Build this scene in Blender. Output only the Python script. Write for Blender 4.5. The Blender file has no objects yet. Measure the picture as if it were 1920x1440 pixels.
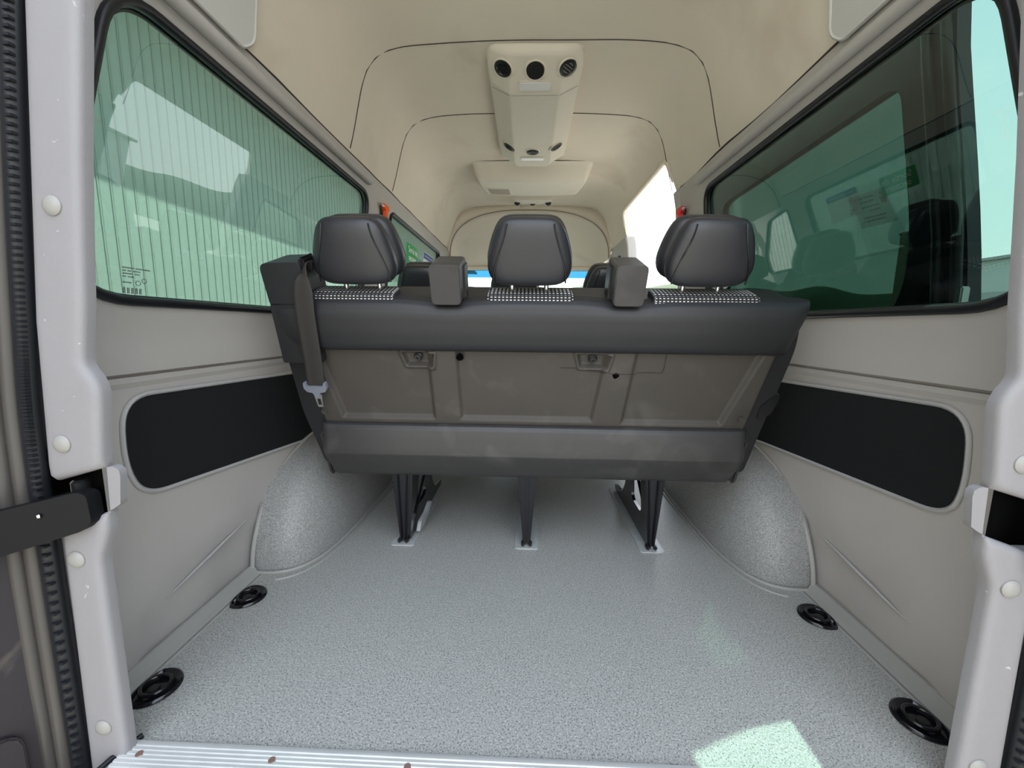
import bpy, bmesh, math, random
from mathutils import Vector, Matrix, noise
from mathutils.geometry import delaunay_2d_cdt
random.seed(7)
SC = bpy.context.scene
COL = SC.collection
H = 0.78
# ------------------------------------------------------------ camera
cd = bpy.data.cameras.new('camera'); cam = bpy.data.objects.new('camera', cd); COL.objects.link(cam)
cd.sensor_width = 36; cd.lens = 755.0 / 1920 * 36; cd.clip_start = 0.02; cd.clip_end = 500
yaw, pitch, roll = math.radians(1.93), math.radians(8.07), math.radians(0.65)
cam.matrix_world = Matrix.Translation((-0.012, 0, H)) @ (Matrix.Rotation(yaw, 4, 'Z') @ Matrix.Rotation(math.pi/2 - pitch, 4, 'X') @ Matrix.Rotation(roll, 4, 'Z'))
SC.camera = cam
# ------------------------------------------------------------ sky, sun, exposure
W = bpy.data.worlds.new('sky'); SC.world = W; W.use_nodes = True
nt = W.node_tree; nt.nodes.clear()
N = nt.nodes.new
out = N('ShaderNodeOutputWorld'); bg = N('ShaderNodeBackground'); tc = N('ShaderNodeTexCoord'); sp = N('ShaderNodeSeparateXYZ')
rmp = N('ShaderNodeValToRGB'); nz = N('ShaderNodeTexNoise'); cr = N('ShaderNodeValToRGB'); mx = N('ShaderNodeMix'); mp = N('ShaderNodeMapping')
mx.data_type = 'RGBA'
nt.links.new(tc.outputs['Generated'], sp.inputs[0]); nt.links.new(sp.outputs['Z'], rmp.inputs[0])
e = rmp.color_ramp.elements
e[0].position = 0.0; e[0].color = (1, .985, .96, 1); e[1].position = 1.0; e[1].color = (.55, .70, .92, 1)
e.new(.35).color = (.82, .89, .97, 1)
mp.inputs['Scale'].default_value = (1, 1, 3); nt.links.new(tc.outputs['Generated'], mp.inputs[0]); nt.links.new(mp.outputs[0], nz.inputs[0])
nz.inputs['Scale'].default_value = 2.6; nz.inputs['Detail'].default_value = 6
c = cr.color_ramp.elements; c[0].position = .50; c[0].color = (0, 0, 0, 1); c[1].position = .66; c[1].color = (.85, .85, .85, 1)
nt.links.new(nz.outputs[0], cr.inputs[0]); nt.links.new(cr.outputs[0], mx.inputs[0]); nt.links.new(rmp.outputs[0], mx.inputs[6])
mx.inputs[7].default_value = (1, .98, .96, 1)
nt.links.new(mx.outputs[2], bg.inputs[0]); bg.inputs[1].default_value = .84; nt.links.new(bg.outputs[0], out.inputs[0])
sd = bpy.data.lights.new('sun', 'SUN'); sd.energy = 4.8; sd.angle = .009; sd.color = (1, .96, .88)
so = bpy.data.objects.new('sun', sd); COL.objects.link(so)
so.rotation_euler = Vector((-.30, -.178, -.82)).to_track_quat('-Z', 'Y').to_euler()
SC.view_settings.view_transform = 'Standard'; SC.view_settings.look = 'None'; SC.view_settings.gamma = 1
SC.view_settings.use_curve_mapping = False; SC.view_settings.exposure = 2.2
SC.cycles.max_bounces = 12; SC.cycles.transparent_max_bounces = 24; SC.cycles.diffuse_bounces = 6

# ------------------------------------------------------------ materials
MATS = {}
def mat(name, col, rough=.6, metal=0, spec=.5, var=0, vscale=8, bump=0, bscale=200, speck=None, stain=None, coat=0):
    if name in MATS: return MATS[name]
    m = bpy.data.materials.new(name); m.use_nodes = True; t = m.node_tree; b = t.nodes['Principled BSDF']; L = t.links.new; n = t.nodes.new
    b.inputs['Base Color'].default_value = (*col, 1); b.inputs['Roughness'].default_value = rough; b.inputs['Metallic'].default_value = metal
    b.inputs['Specular IOR Level'].default_value = spec; b.inputs['Coat Weight'].default_value = coat
    tc = n('ShaderNodeTexCoord'); last = None
    def cmix(fac, a, bcol, typ='MIX'):
        x = n('ShaderNodeMix'); x.data_type = 'RGBA'; x.blend_type = typ
        L(fac, x.inputs[0])
        if isinstance(a, tuple): x.inputs[6].default_value = (*a, 1)
        else: L(a, x.inputs[6])
        x.inputs[7].default_value = (*bcol, 1)
        return x.outputs[2]
    last = tuple(col)
    if var:
        z = n('ShaderNodeTexNoise'); z.inputs['Scale'].default_value = vscale; z.inputs['Detail'].default_value = 5; L(tc.outputs['Object'], z.inputs[0])
        last = cmix(z.outputs[0], tuple(c * (1 - var) for c in col), tuple(min(1, c * (1 + var)) for c in col))
    if stain:
        for (scol, sc, lo, hi, amt) in stain:
            z = n('ShaderNodeTexNoise'); z.inputs['Scale'].default_value = sc; z.inputs['Detail'].default_value = 4; z.inputs['Distortion'].default_value = .6; L(tc.outputs['Object'], z.inputs[0])
            r = n('ShaderNodeMapRange'); r.inputs[1].default_value = lo; r.inputs[2].default_value = hi; r.inputs[4].default_value = amt; L(z.outputs[0], r.inputs[0])
            last = cmix(r.outputs[0], last, scol)
    if speck:
        for (scol, sc, lo, hi, amt) in speck:
            z = n('ShaderNodeTexNoise'); z.inputs['Scale'].default_value = sc; z.inputs['Detail'].default_value = 1; L(tc.outputs['Object'], z.inputs[0])
            r = n('ShaderNodeMapRange'); r.inputs[1].default_value = lo; r.inputs[2].default_value = hi; r.inputs[4].default_value = amt; L(z.outputs[0], r.inputs[0])
            last = cmix(r.outputs[0], last, scol)
    if not isinstance(last, tuple): L(last, b.inputs['Base Color'])
    if bump:
        z = n('ShaderNodeTexNoise'); z.inputs['Scale'].default_value = bscale; z.inputs['Detail'].default_value = 2; L(tc.outputs['Object'], z.inputs[0])
        bp = n('ShaderNodeBump'); bp.inputs['Strength'].default_value = bump; bp.inputs['Distance'].default_value = .001; L(z.outputs[0], bp.inputs['Height']); L(bp.outputs[0], b.inputs['Normal'])
    MATS[name] = m; return m

def glass(name, tint, r0=.05, pw=5.0):
    m = bpy.data.materials.new(name); m.use_nodes = True; t = m.node_tree; t.nodes.clear(); n = t.nodes.new; L = t.links.new
    o = n('ShaderNodeOutputMaterial'); mxs = n('ShaderNodeMixShader'); tr = n('ShaderNodeBsdfTransparent'); gl = n('ShaderNodeBsdfGlossy')
    tr.inputs[0].default_value = (*[math.sqrt(c) for c in tint], 1); gl.inputs['Roughness'].default_value = 0; gl.inputs[0].default_value = (.95, 1, 1, 1)
    lw = n('ShaderNodeLayerWeight'); lw.inputs[0].default_value = .5
    p = n('ShaderNodeMath'); p.operation = 'POWER'; p.inputs[1].default_value = pw; L(lw.outputs['Facing'], p.inputs[0])
    q = n('ShaderNodeMath'); q.operation = 'MULTIPLY_ADD'; q.inputs[1].default_value = 1 - r0; q.inputs[2].default_value = r0; L(p.outputs[0], q.inputs[0])
    L(q.outputs[0], mxs.inputs[0]); L(tr.outputs[0], mxs.inputs[1]); L(gl.outputs[0], mxs.inputs[2]); L(mxs.outputs[0], o.inputs[0])
    MATS[name] = m; return m

HEAD = mat('headliner_felt', (.76, .69, .585), .95, spec=.1, var=.05, vscale=5, bump=.35, bscale=350, stain=[((.52, .43, .33), 1.7, .56, .72, .45)])
WALL = mat('grey_vinyl_lining', (.47, .445, .42), .6, spec=.35, var=.05, vscale=6, bump=.25, bscale=500)
WALLLO = mat('grey_soft_vinyl', (.46, .45, .44), .5, spec=.4, var=.05, vscale=4, bump=.15, bscale=300)
POST = mat('post_plastic', (.265, .255, .262), .55, spec=.3, var=.03, vscale=20, bump=.3, bscale=700, stain=[((.8, .8, .8), 34, .70, .74, .5)])
FLOOR = mat('speckled_floor_vinyl', (.375, .37, .345), .40, spec=.45, var=.04, vscale=3, bump=.2, bscale=450,
            speck=[((.10, .11, .11), 300, .56, .62, .75), ((.62, .64, .60), 280, .58, .64, .6)], stain=[((.44, .40, .36), 2.2, .60, .75, .35)])
ARCH = mat('speckled_arch_vinyl', (.30, .30, .29), .45, spec=.4, bump=.3, bscale=500, speck=[((.07, .07, .07), 480, .55, .62, .8), ((.62, .61, .58), 520, .57, .64, .7)])
WELT = mat('floor_welt', (.36, .355, .33), .5, bump=.2, bscale=500)
CARPET = mat('black_carpet', (.018, .019, .02), .95, spec=.1, bump=.5, bscale=900)
VINYL = mat('black_seat_vinyl', (.018, .018, .020), .48, spec=.5, bump=.25, bscale=900, var=.1, vscale=12)
LEATHER = mat('black_leatherette', (.020, .020, .024), .36, spec=.55, bump=.3, bscale=700)
PANEL = mat('worn_grey_plastic', (.060, .053, .046), .55, spec=.35, var=.12, vscale=7, bump=.35, bscale=600, stain=[((.11, .10, .088), 9, .58, .75, .4), ((.035, .033, .03), 5, .62, .75, .6)])
SCUFF = mat('scuffed_black_plastic', (.033, .031, .031), .42, spec=.5, var=.15, vscale=9, bump=.3, bscale=600, stain=[((.075, .072, .07), 8, .56, .72, .5), ((.02, .02, .02), 4, .60, .70, .6)])
BLACKP = mat('black_plastic', (.012, .012, .013), .35)
GLOSSB = mat('gloss_black_metal', (.007, .007, .009), .16, spec=.6, bump=.1, bscale=60)
RUBBER = mat('black_rubber', (.010, .011, .014), .4, spec=.4)
STEEL = mat('bare_steel', (.62, .62, .61), .32, metal=1, var=.15, vscale=40)
ALU = mat('ribbed_aluminium', (.88, .88, .86), .42, metal=.6, var=.06, vscale=30)
CHROME = mat('chrome', (.75, .74, .72), .18, metal=1)
CREAM = mat('cream_plastic', (.72, .665, .565), .5, spec=.4, var=.03, vscale=14, bump=.15, bscale=600)
COVER = mat('light_grey_plastic', (.60, .595, .57), .42)
CAPM = mat('cap_plastic', (.30, .29, .27), .45)
SEAMM = mat('seam_shadow_gap', (.05, .043, .036), .9)
LENS = mat('lamp_lens', (.75, .74, .74), .15, spec=.6)
ORANGE = mat('orange_plastic', (.95, .12, .01), .4)
RED = mat('red_plastic', (.85, .03, .03), .4)
BELT = mat('belt_webbing', (.030, .026, .023), .7, bump=.5, bscale=900)
BUCKLE = mat('grey_tongue_plastic', (.19, .20, .24), .4)
DOORP = mat('dark_door_lining', (.035, .028, .032), .5, var=.1, vscale=5, stain=[((.14, .12, .10), 6, .68, .75, .5)])
FLANGE = mat('painted_flange', (.062, .055, .050), .45, coat=.1, var=.1, vscale=8)
PINK = mat('rusty_screw', (.33, .20, .17), .5, metal=.5)
WHITE = mat('white_paint', (.80, .80, .78), .4)
WOOD = mat('weathered_wood', (.28, .23, .17), .8, var=.2, vscale=3)
CORR = mat('pale_corrugated_sheet', (.50, .49, .45), .55, var=.03, vscale=.4)
EAVE = mat('eave_sheet', (.30, .31, .30), .6)
TREES = mat('tree_foliage', (.028, .045, .02), .95, var=.5, vscale=.4)
GRASS = mat('yard_ground', (.19, .185, .165), .9, var=.2, vscale=.5)
BLDG = mat('grey_building_wall', (.45, .46, .45), .8, var=.05, vscale=.5)
DARKB = mat('dark_lettering', (.05, .06, .08), .6)
GREENS = mat('green_sticker', (.02, .33, .08), .5)
BLUES = mat('blue_sticker', (.05, .09, .30), .5)
WHITES = mat('white_print', (.85, .85, .85), .5)
REDS = mat('red_print', (.55, .10, .10), .5)
PAPER = mat('paper', (.88, .88, .90), .8)
_t = PAPER.node_tree; _b = _t.nodes['Principled BSDF']; _tr = _t.nodes.new('ShaderNodeBsdfTranslucent'); _tr.inputs[0].default_value = (.8, .8, .8, 1); _m = _t.nodes.new('ShaderNodeMixShader'); _m.inputs[0].default_value = .6
_t.links.new(_b.outputs[0], _m.inputs[1]); _t.links.new(_tr.outputs[0], _m.inputs[2]); _t.links.new(_m.outputs[0], _t.nodes['Material Output'].inputs[0])
GREYP = mat('grey_print', (.10, .10, .10), .8)
G_TINT = glass('tinted_glass', (.150, .255, .220), .06)
G_DOOR = glass('sliding_door_glass', (.065, .105, .085), .03)
G_CLEAR = glass('windscreen_glass', (.80, .88, .86), .04)
G_BLUE = glass('blue_sunband_glass', (.03, .17, .32), .04)
def tweed():
    m = bpy.data.materials.new('black_white_tweed'); m.use_nodes = True; t = m.node_tree; b = t.nodes['Principled BSDF']; n = t.nodes.new; L = t.links.new
    tc = n('ShaderNodeTexCoord'); s = n('ShaderNodeSeparateXYZ'); L(tc.outputs['Object'], s.inputs[0])
    def wave(o, f, th):
        a = n('ShaderNodeMath'); a.operation = 'MULTIPLY'; a.inputs[1].default_value = f; L(o, a.inputs[0])
        f2 = n('ShaderNodeMath'); f2.operation = 'FRACT'; L(a.outputs[0], f2.inputs[0])
        g = n('ShaderNodeMath'); g.operation = 'GREATER_THAN'; g.inputs[1].default_value = th; L(f2.outputs[0], g.inputs[0]); return g.outputs[0]
    x = wave(s.outputs['X'], 96, .5)
    ay = n('ShaderNodeMath'); ay.operation = 'SUBTRACT'; L(s.outputs['Z'], ay.inputs[0]); L(s.outputs['Y'], ay.inputs[1])
    y = wave(ay.outputs[0], 150, .5)
    mu = n('ShaderNodeMath'); mu.operation = 'MULTIPLY'; L(x, mu.inputs[0]); L(y, mu.inputs[1])
    cm = n('ShaderNodeMix'); cm.data_type = 'RGBA'; L(mu.outputs[0], cm.inputs[0]); cm.inputs[6].default_value = (.02, .02, .022, 1); cm.inputs[7].default_value = (.72, .72, .72, 1)
    L(cm.outputs[2], b.inputs['Base Color']); b.inputs['Roughness'].default_value = .9
    return m
TWEED = tweed()

# ------------------------------------------------------------ helpers
def tag(o, label=None, cat=None, group=None, kind=None):
    if label: o['label'] = label
    if cat: o['category'] = cat
    if group: o['group'] = group
    if kind: o['kind'] = kind
    return o
def link(name, me, m, parent=None):
    o = bpy.data.objects.new(name, me); COL.objects.link(o)
    if m is not None and not me.materials: me.materials.append(m)
    if parent is not None:
        o.parent = parent
        if parent.type == 'EMPTY' or True:
            o.matrix_parent_inverse = PW(parent).inverted()
    return o
def PW(o):
    w = Matrix.Translation(o.location) @ o.rotation_euler.to_matrix().to_4x4()
    if o.parent: w = PW(o.parent) @ o.matrix_parent_inverse @ w
    return w
def empty(name, loc=(0, 0, 0), parent=None):
    o = bpy.data.objects.new(name, None); COL.objects.link(o); o.location = loc; o.empty_display_size = .05
    return o
def finish(bm, name, m, parent=None, smooth=True, ang=35):
    bmesh.ops.recalc_face_normals(bm, faces=bm.faces[:])
    me = bpy.data.meshes.new(name); bm.to_mesh(me); bm.free()
    if smooth:
        for p in me.polygons: p.use_smooth = True
        me.set_sharp_from_angle(angle=math.radians(ang))
    return link(name, me, m, parent)
def pydata(name, vs, fs, m, parent=None, smooth=True, ang=35, recalc=True):
    bm = bmesh.new(); V = [bm.verts.new(v) for v in vs]
    for f in fs:
        try: bm.faces.new([V[i] for i in f])
        except ValueError: pass
    if not recalc:
        me = bpy.data.meshes.new(name); bm.to_mesh(me); bm.free()
        for p in me.polygons: p.use_smooth = smooth
        return link(name, me, m, parent)
    return finish(bm, name, m, parent, smooth, ang)
def ident(x, y, z): return Vector((x, y, z))
def add_prism(bm, pts, w0, w1, fn, bevel=0, seg=2):
    """pts 2D polygon (a,b) extruded from w0 to w1; fn(a,b,w)->world"""
    b2 = bmesh.new()
    lo = [b2.verts.new((a, b, w0)) for a, b in pts]; hi = [b2.verts.new((a, b, w1)) for a, b in pts]; n = len(pts)
    b2.faces.new(lo[::-1]); b2.faces.new(hi)
    for i in range(n): b2.faces.new((lo[i], lo[(i+1) % n], hi[(i+1) % n], hi[i]))
    bmesh.ops.recalc_face_normals(b2, faces=b2.faces[:])
    if bevel: bmesh.ops.bevel(b2, geom=b2.edges[:], offset=bevel, segments=seg, affect='EDGES', clamp_overlap=True)
    merge(bm, b2, fn)
def merge(bm, b2, fn=None):
    idx = {}
    for v in b2.verts: idx[v] = bm.verts.new(fn(*v.co) if fn else v.co)
    for f in b2.faces:
        try: bm.faces.new([idx[v] for v in f.verts])
        except ValueError: pass
    b2.free()
def prism(name, pts, w0, w1, fn, m, parent=None, bevel=0, seg=2, ang=35):
    bm = bmesh.new(); add_prism(bm, pts, w0, w1, fn, bevel, seg); return finish(bm, name, m, parent, True, ang)
def add_box(bm, c, s, bevel=0, fn=ident, seg=2):
    x, y, z = c; a, b, d = s[0]/2, s[1]/2, s[2]/2
    add_prism(bm, [(x-a, y-b), (x+a, y-b), (x+a, y+b), (x-a, y+b)], z-d, z+d, fn, bevel, seg)
def box(name, c, s, m, parent=None, bevel=0, fn=ident, seg=2):
    bm = bmesh.new(); add_box(bm, c, s, bevel, fn, seg); return finish(bm, name, m, parent)
def smoothpath(pts, k=6, closed=False):
    P = [Vector(p) for p in pts]; o = []; n = len(P)
    rng = range(n if closed else n-1)
    for i in rng:
        p0 = P[(i-1) % n] if (closed or i > 0) else P[i]; p1 = P[i]; p2 = P[(i+1) % n]; p3 = P[(i+2) % n] if (closed or i+2 < n) else P[(i+1) % n]
        for j in range(k):
            t = j/k; o.append(.5*((2*p1)+(-p0+p2)*t+(2*p0-5*p1+4*p2-p3)*t*t+(-p0+3*p1-3*p2+p3)*t**3))
    if not closed: o.append(P[-1])
    return o
def add_tube(bm, pts, r, n=8, closed=False, flat=1.0):
    P = [Vector(p) for p in pts]; L = len(P); rings = []; up = None
    for i in range(L):
        a = P[(i-1) % L] if (closed or i > 0) else P[i]; b = P[(i+1) % L] if (closed or i < L-1) else P[i]
        t = (b-a).normalized()
        if up is None:
            up = Vector((0, 0, 1)) if abs(t.z) < .9 else Vector((0, 1, 0))
        x = t.cross(up).normalized(); up = x.cross(t).normalized()
        rr = r(i/(L-1)) if callable(r) else r
        rings.append([bm.verts.new(P[i]+x*math.cos(2*math.pi*k/n)*rr+up*math.sin(2*math.pi*k/n)*rr*flat) for k in range(n)])
    for i in range(L if closed else L-1):
        A = rings[i]; B = rings[(i+1) % L]
        for k in range(n): bm.faces.new((A[k], A[(k+1) % n], B[(k+1) % n], B[k]))
    if not closed: bm.faces.new(rings[0][::-1]); bm.faces.new(rings[-1])
def tube(name, pts, r, m, parent=None, n=8, closed=False, flat=1.0):
    bm = bmesh.new(); add_tube(bm, pts, r, n, closed, flat); return finish(bm, name, m, parent, True, 60)
def add_lathe(bm, prof, base, axis, n=20):
    """prof list (r,h) along axis from base"""
    ax = Vector(axis).normalized(); u = ax.orthogonal().normalized(); v = ax.cross(u); base = Vector(base); rings = []
    for r, h in prof:
        if r < 1e-6: rings.append([bm.verts.new(base+ax*h)])
        else: rings.append([bm.verts.new(base+ax*h+(u*math.cos(2*math.pi*k/n)+v*math.sin(2*math.pi*k/n))*r) for k in range(n)])
    for A, B in zip(rings, rings[1:]):
        for k in range(n):
            a = [A[k % len(A)], A[(k+1) % len(A)], B[(k+1) % len(B)], B[k % len(B)]]
            a = [x for i, x in enumerate(a) if x not in a[:i]]
            if len(a) > 2: bm.faces.new(a)
    if len(rings[0]) > 1: bm.faces.new(rings[0][::-1])
    if len(rings[-1]) > 1: bm.faces.new(rings[-1])
def lathe(name, prof, base, axis, m, parent=None, n=20, ang=40):
    bm = bmesh.new(); add_lathe(bm, prof, base, axis, n); return finish(bm, name, m, parent, True, ang)
def rrect(x0, y0, x1, y1, r, n=5, skew=None):
    rs = r if isinstance(r, (list, tuple)) else [r]*4
    cs = [(x1-rs[0], y0+rs[0], -90, rs[0]), (x1-rs[1], y1-rs[1], 0, rs[1]), (x0+rs[2], y1-rs[2], 90, rs[2]), (x0+rs[3], y0+rs[3], 180, rs[3])]
    o = []
    for cx, cy, a0, rr in cs:
        for k in range(n+1):
            a = math.radians(a0+90*k/n); o.append((cx+rr*math.cos(a), cy+rr*math.sin(a)))
    return o
def roundpoly(pts, r, n=5):
    o = []; L = len(pts)
    for i in range(L):
        p = Vector(pts[i]); a = Vector(pts[i-1]); b = Vector(pts[(i+1) % L])
        rr = r[i] if isinstance(r, (list, tuple)) else r
        if rr <= 0: o.append(tuple(p)); continue
        da = min(rr, (a-p).length*.48); db = min(rr, (b-p).length*.48)
        A = p+(a-p).normalized()*da; B = p+(b-p).normalized()*db
        for k in range(n+1):
            t = k/n; q = A*(1-t)**2+p*2*t*(1-t)+B*t*t; o.append((q.x, q.y))
    return o
def inside(x, y, poly):
    c = False; j = len(poly)-1
    for i in range(len(poly)):
        xi, yi = poly[i]; xj, yj = poly[j]
        if (yi > y) != (yj > y) and x < (xj-xi)*(y-yi)/(yj-yi)+xi: c = not c
        j = i
    return c
def panel2d(name, outer, holes, step, fn, m, parent=None, thick=.02, back=None, ang=50, rows=(), rings=()):
    """flat region (with holes) triangulated on a grid, mapped by fn(a,b,w) with w=0 on the seen face and w=thick behind it"""
    def dens(poly):
        o = []
        for i in range(len(poly)):
            a = Vector(poly[i]); b = Vector(poly[(i+1) % len(poly)]); k = max(1, int((b-a).length/step))
            for j in range(k): o.append(tuple(a+(b-a)*(j/k)))
        return o
    outer = dens(outer); holes = [dens(h) for h in holes]
    pts = []; edges = []
    for lp in [outer]+holes:
        s = len(pts); pts += lp; edges += [(s+i, s+(i+1) % len(lp)) for i in range(len(lp))]
    xs = [p[0] for p in outer]; ys = [p[1] for p in outer]
    bd = pts[:]
    x = min(xs)+step*.5
    import itertools
    cell = {}
    for p in bd: cell.setdefault((int(p[0]//step), int(p[1]//step)), []).append(p)
    while x < max(xs):
        y = min(ys)+step*.5
        while y < max(ys):
            if inside(x, y, outer) and not any(inside(x, y, h) for h in holes):
                ci, cj = int(x//step), int(y//step); ok = True
                for di, dj in itertools.product((-1, 0, 1), repeat=2):
                    for p in cell.get((ci+di, cj+dj), ()):
                        if (p[0]-x)**2+(p[1]-y)**2 < (.5*step)**2: ok = False
                if ok: pts.append((x, y))
            y += step
        x += step
    if rings:
        pts = [p for k, p in enumerate(pts) if k < len(bd) or ldist(p, outer) > rings[-1]*1.25]
        area = sum(outer[i-1][0]*outer[i][1]-outer[i][0]*outer[i-1][1] for i in range(len(outer)))
        for r in rings:
            for i in range(len(outer)):
                d_ = Vector(outer[(i+1) % len(outer)])-Vector(outer[i-1]); nn = Vector((-d_.y, d_.x)).normalized()*(1 if area > 0 else -1)
                q = Vector(outer[i])+nn*r
                if ldist(q, outer) > r*.93: pts.append(tuple(q))
    if rows:
        pts = [p for k, p in enumerate(pts) if k < len(bd) or all(abs(p[1]-r) > .012 for r in rows)]
        for r in rows:
            x = min(xs)+step*.3; prev = None
            while x < max(xs):
                ok = inside(x, r, outer) and not any(inside(x, r, h) for h in holes)
                if ok:
                    pts.append((x, r))
                    if prev is not None and prev == len(pts)-2: edges.append((prev, prev+1))
                    prev = len(pts)-1
                x += step
    V, E_, F, *_ = delaunay_2d_cdt([Vector(p) for p in pts], edges, [], 0, 1e-7)
    fs = []
    for f in F:
        cx = sum(V[i].x for i in f)/len(f); cy = sum(V[i].y for i in f)/len(f)
        if inside(cx, cy, outer) and not any(inside(cx, cy, h) for h in holes): fs.append(list(f))
    n = len(V); vs = [fn(v.x, v.y, 0) for v in V]+[fn(v.x, v.y, thick) for v in V]
    faces = fs+[[i+n for i in f[::-1]] for f in fs]
    cnt = {}
    for f in fs:
        for i in range(len(f)):
            a, b = f[i], f[(i+1) % len(f)]; cnt[(a, b)] = 1
    for a, b in list(cnt):
        if (b, a) not in cnt: faces.append([b, a, a+n, b+n])
    return pydata(name, vs, faces, m, parent, True, ang)
def grid(name, fn, nu, nv, m, parent=None, closed_u=False, ang=60, cap=False):
    vs = []; fs = []
    for i in range(nu+(0 if closed_u else 1)):
        for j in range(nv+1): vs.append(fn(i/nu, j/nv))
    M = nv+1; L = nu if closed_u else nu
    for i in range(L):
        for j in range(nv):
            a = i; b = (i+1) % nu if closed_u else i+1
            fs.append((a*M+j, b*M+j, b*M+j+1, a*M+j+1))
    if cap:
        fs.append([i*M for i in range(nu)]); fs.append([i*M+nv for i in range(nu)][::-1])
    return pydata(name, vs, fs, m, parent, True, ang)
def sm(a, b, x):
    t = max(0, min(1, (x-a)/(b-a))); return t*t*(3-2*t)
def text(name, s, size, mtx, m, parent=None, mirror=False, depth=.0004):
    cu = bpy.data.curves.new(name, 'FONT'); cu.body = s; cu.size = size; cu.extrude = depth; cu.align_x = 'CENTER'; cu.align_y = 'CENTER'
    o = bpy.data.objects.new(name, cu); COL.objects.link(o)
    dg = bpy.context.evaluated_depsgraph_get(); me = bpy.data.meshes.new_from_object(o.evaluated_get(dg)); bpy.data.objects.remove(o)
    if mirror: me.transform(Matrix.Scale(-1, 4, (1, 0, 0)))
    me.transform(mtx); me.materials.clear(); return link(name, me, m, parent)
def ldist(p, poly):
    """signed distance (positive inside) to convex-ish polygon"""
    d = 1e9; x, y = p
    for i in range(len(poly)):
        ax, ay = poly[i]; bx, by = poly[(i+1) % len(poly)]
        dx, dy = bx-ax, by-ay; t = max(0, min(1, ((x-ax)*dx+(y-ay)*dy)/(dx*dx+dy*dy)))
        d = min(d, math.hypot(x-ax-t*dx, y-ay-t*dy))
    return d if inside(x, y, poly) else -d

# ============================================================ SETTING
# ------------------------------------------------------------ side walls
def wallx(t, z):
    """half width of the lining at station t (m into van) and height z"""
    K = [(-.1, .868), (0, .868), (.35, .868), (.640, .864), (.652, .858), (.664, .858), (.6655, .866), (.670, .866), (.6725, .851), (.70, .850), (.765, .855), (.785, .851), (.80, .851), (1.42, .790), (1.45, .772), (1.475, .768), (1.51, .775), (1.6, .77)]
    for (a, xa), (b, xb) in zip(K, K[1:]):
        if z <= b: x = xa+(xb-xa)*(z-a)/(b-a); break
    else: x = K[-1][1]
    return x
def wl(side, wav=True):
    def f(t, z, w):
        x = wallx(t, z)
        if wav and z < .36 and t < 1.3:      # soft folds of the lower vinyl
            k = sm(.36, .2, z)*.011
            x += k*noise.noise((t*5+side*3, z*9, side*2.0))+(.010*(sm(.145+.14*(t-.9), .135+.14*(t-.9), z)) if .78 < t < 1.22 else 0)
        if not wav: return Vector((side*(x-w), t, z))
        return Vector((side*(x+w), t, z))
    return f
win_rr = lambda t0, t1, z0, z1, r: rrect(t0, z0, t1, z1, r, 7)
WINR = roundpoly([(.690, .825), (2.03, .825), (2.03, 1.410), (.812, 1.410)], [.15, .09, .07, .10], 9)
WINRR = roundpoly([(.690, .825), (1.96, .825), (1.96, 1.410), (.812, 1.410)], [.15, .09, .07, .10], 9)
WINF = win_rr(2.36, 3.66, .825, 1.415, [.09, .07, .05, .05])
WINC = [(3.90, .85), (4.42, .85), (4.42, 1.02), (4.2, 1.36), (3.90, 1.40)]
ROWS = (.640, .652, .664, .6655, .670, .6725, .70, .765, .785)
outL = [(.655, -.02), (4.55, -.02), (4.55, 1.51), (.655, 1.51)]
wall_left = panel2d('wall_left', outL, [WINR, WINF, roundpoly(WINC, .05)], .045, wl(-1), WALL, thick=.035, rows=ROWS, ang=25)
tag(wall_left, kind='structure')
outR = [(.655, -.02), (2.29, -.02), (2.29, 1.51), (.655, 1.51)]
wall_right = panel2d('wall_right', outR, [WINRR], .045, wl(1), WALL, thick=.035, rows=ROWS, ang=25)
tag(wall_right, kind='structure')
wr2 = panel2d('wall_right', [(3.36, -.02), (4.55, -.02), (4.55, 1.51), (3.36, 1.51)], [roundpoly([(3.62, .85), (4.42, .85), (4.42, 1.02), (4.2, 1.36), (3.62, 1.40)], .05)], .06, wl(1), WALL, thick=.035)
tag(wr2, kind='structure')
# door pillar edges beside the sliding door opening
for nm, t0, t1 in (('trim_1', 2.235, 2.31), ('trim_2', 3.34, 3.41)):
    bm = bmesh.new()
    zs = [-.02, .4, .8, 1.1, 1.42, 1.5]
    add_prism(bm, [(wallx(0, z)-.012, z) for z in zs]+[(wallx(0, z)+.06, z) for z in zs[::-1]], t0, t1, lambda a, b, w: Vector((a, w, b)), .006)
    tag(finish(bm, nm, WALL), kind='structure')

def lower(side, wall):
    f = wl(side, False)
    ins = roundpoly([(.805, .625), (1.62, .60), (1.62, .345), (1.50, .335), (.83, .395), (.795, .48)] if side < 0 else
                    [(.805, .630), (1.62, .60), (1.62, .352), (1.48, .368), (.815, .402), (.792, .48)], [.07, .02, .02, .02, .06, .08], 8)
    panel2d('carpet_inset', ins, [], .06, lambda a, b, w: f(a, b, .004-w), CARPET, wall, thick=.006)
    tube('welt', [f(a, b, .003) for a, b in ins], .0055, WALLLO, wall, 6, True)
    # pleat line in the soft lining
    tube('pleat', smoothpath([f(t, .13+.20*(t-.9) + .0, -.001) for t in (.86, .92, 1.0, 1.08, 1.15)], 4), lambda u: .001+.003*math.sin(math.pi*min(1, u*1.0)), WALLLO, wall, 6)
    # rail under the headliner
    tube('cant_rail', [f(t, 1.455, .006) for t in [.7+.1*i for i in range(14)]], .017, WALL, wall, 8)
lower(-1, wall_left); lower(1, wall_right)

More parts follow.
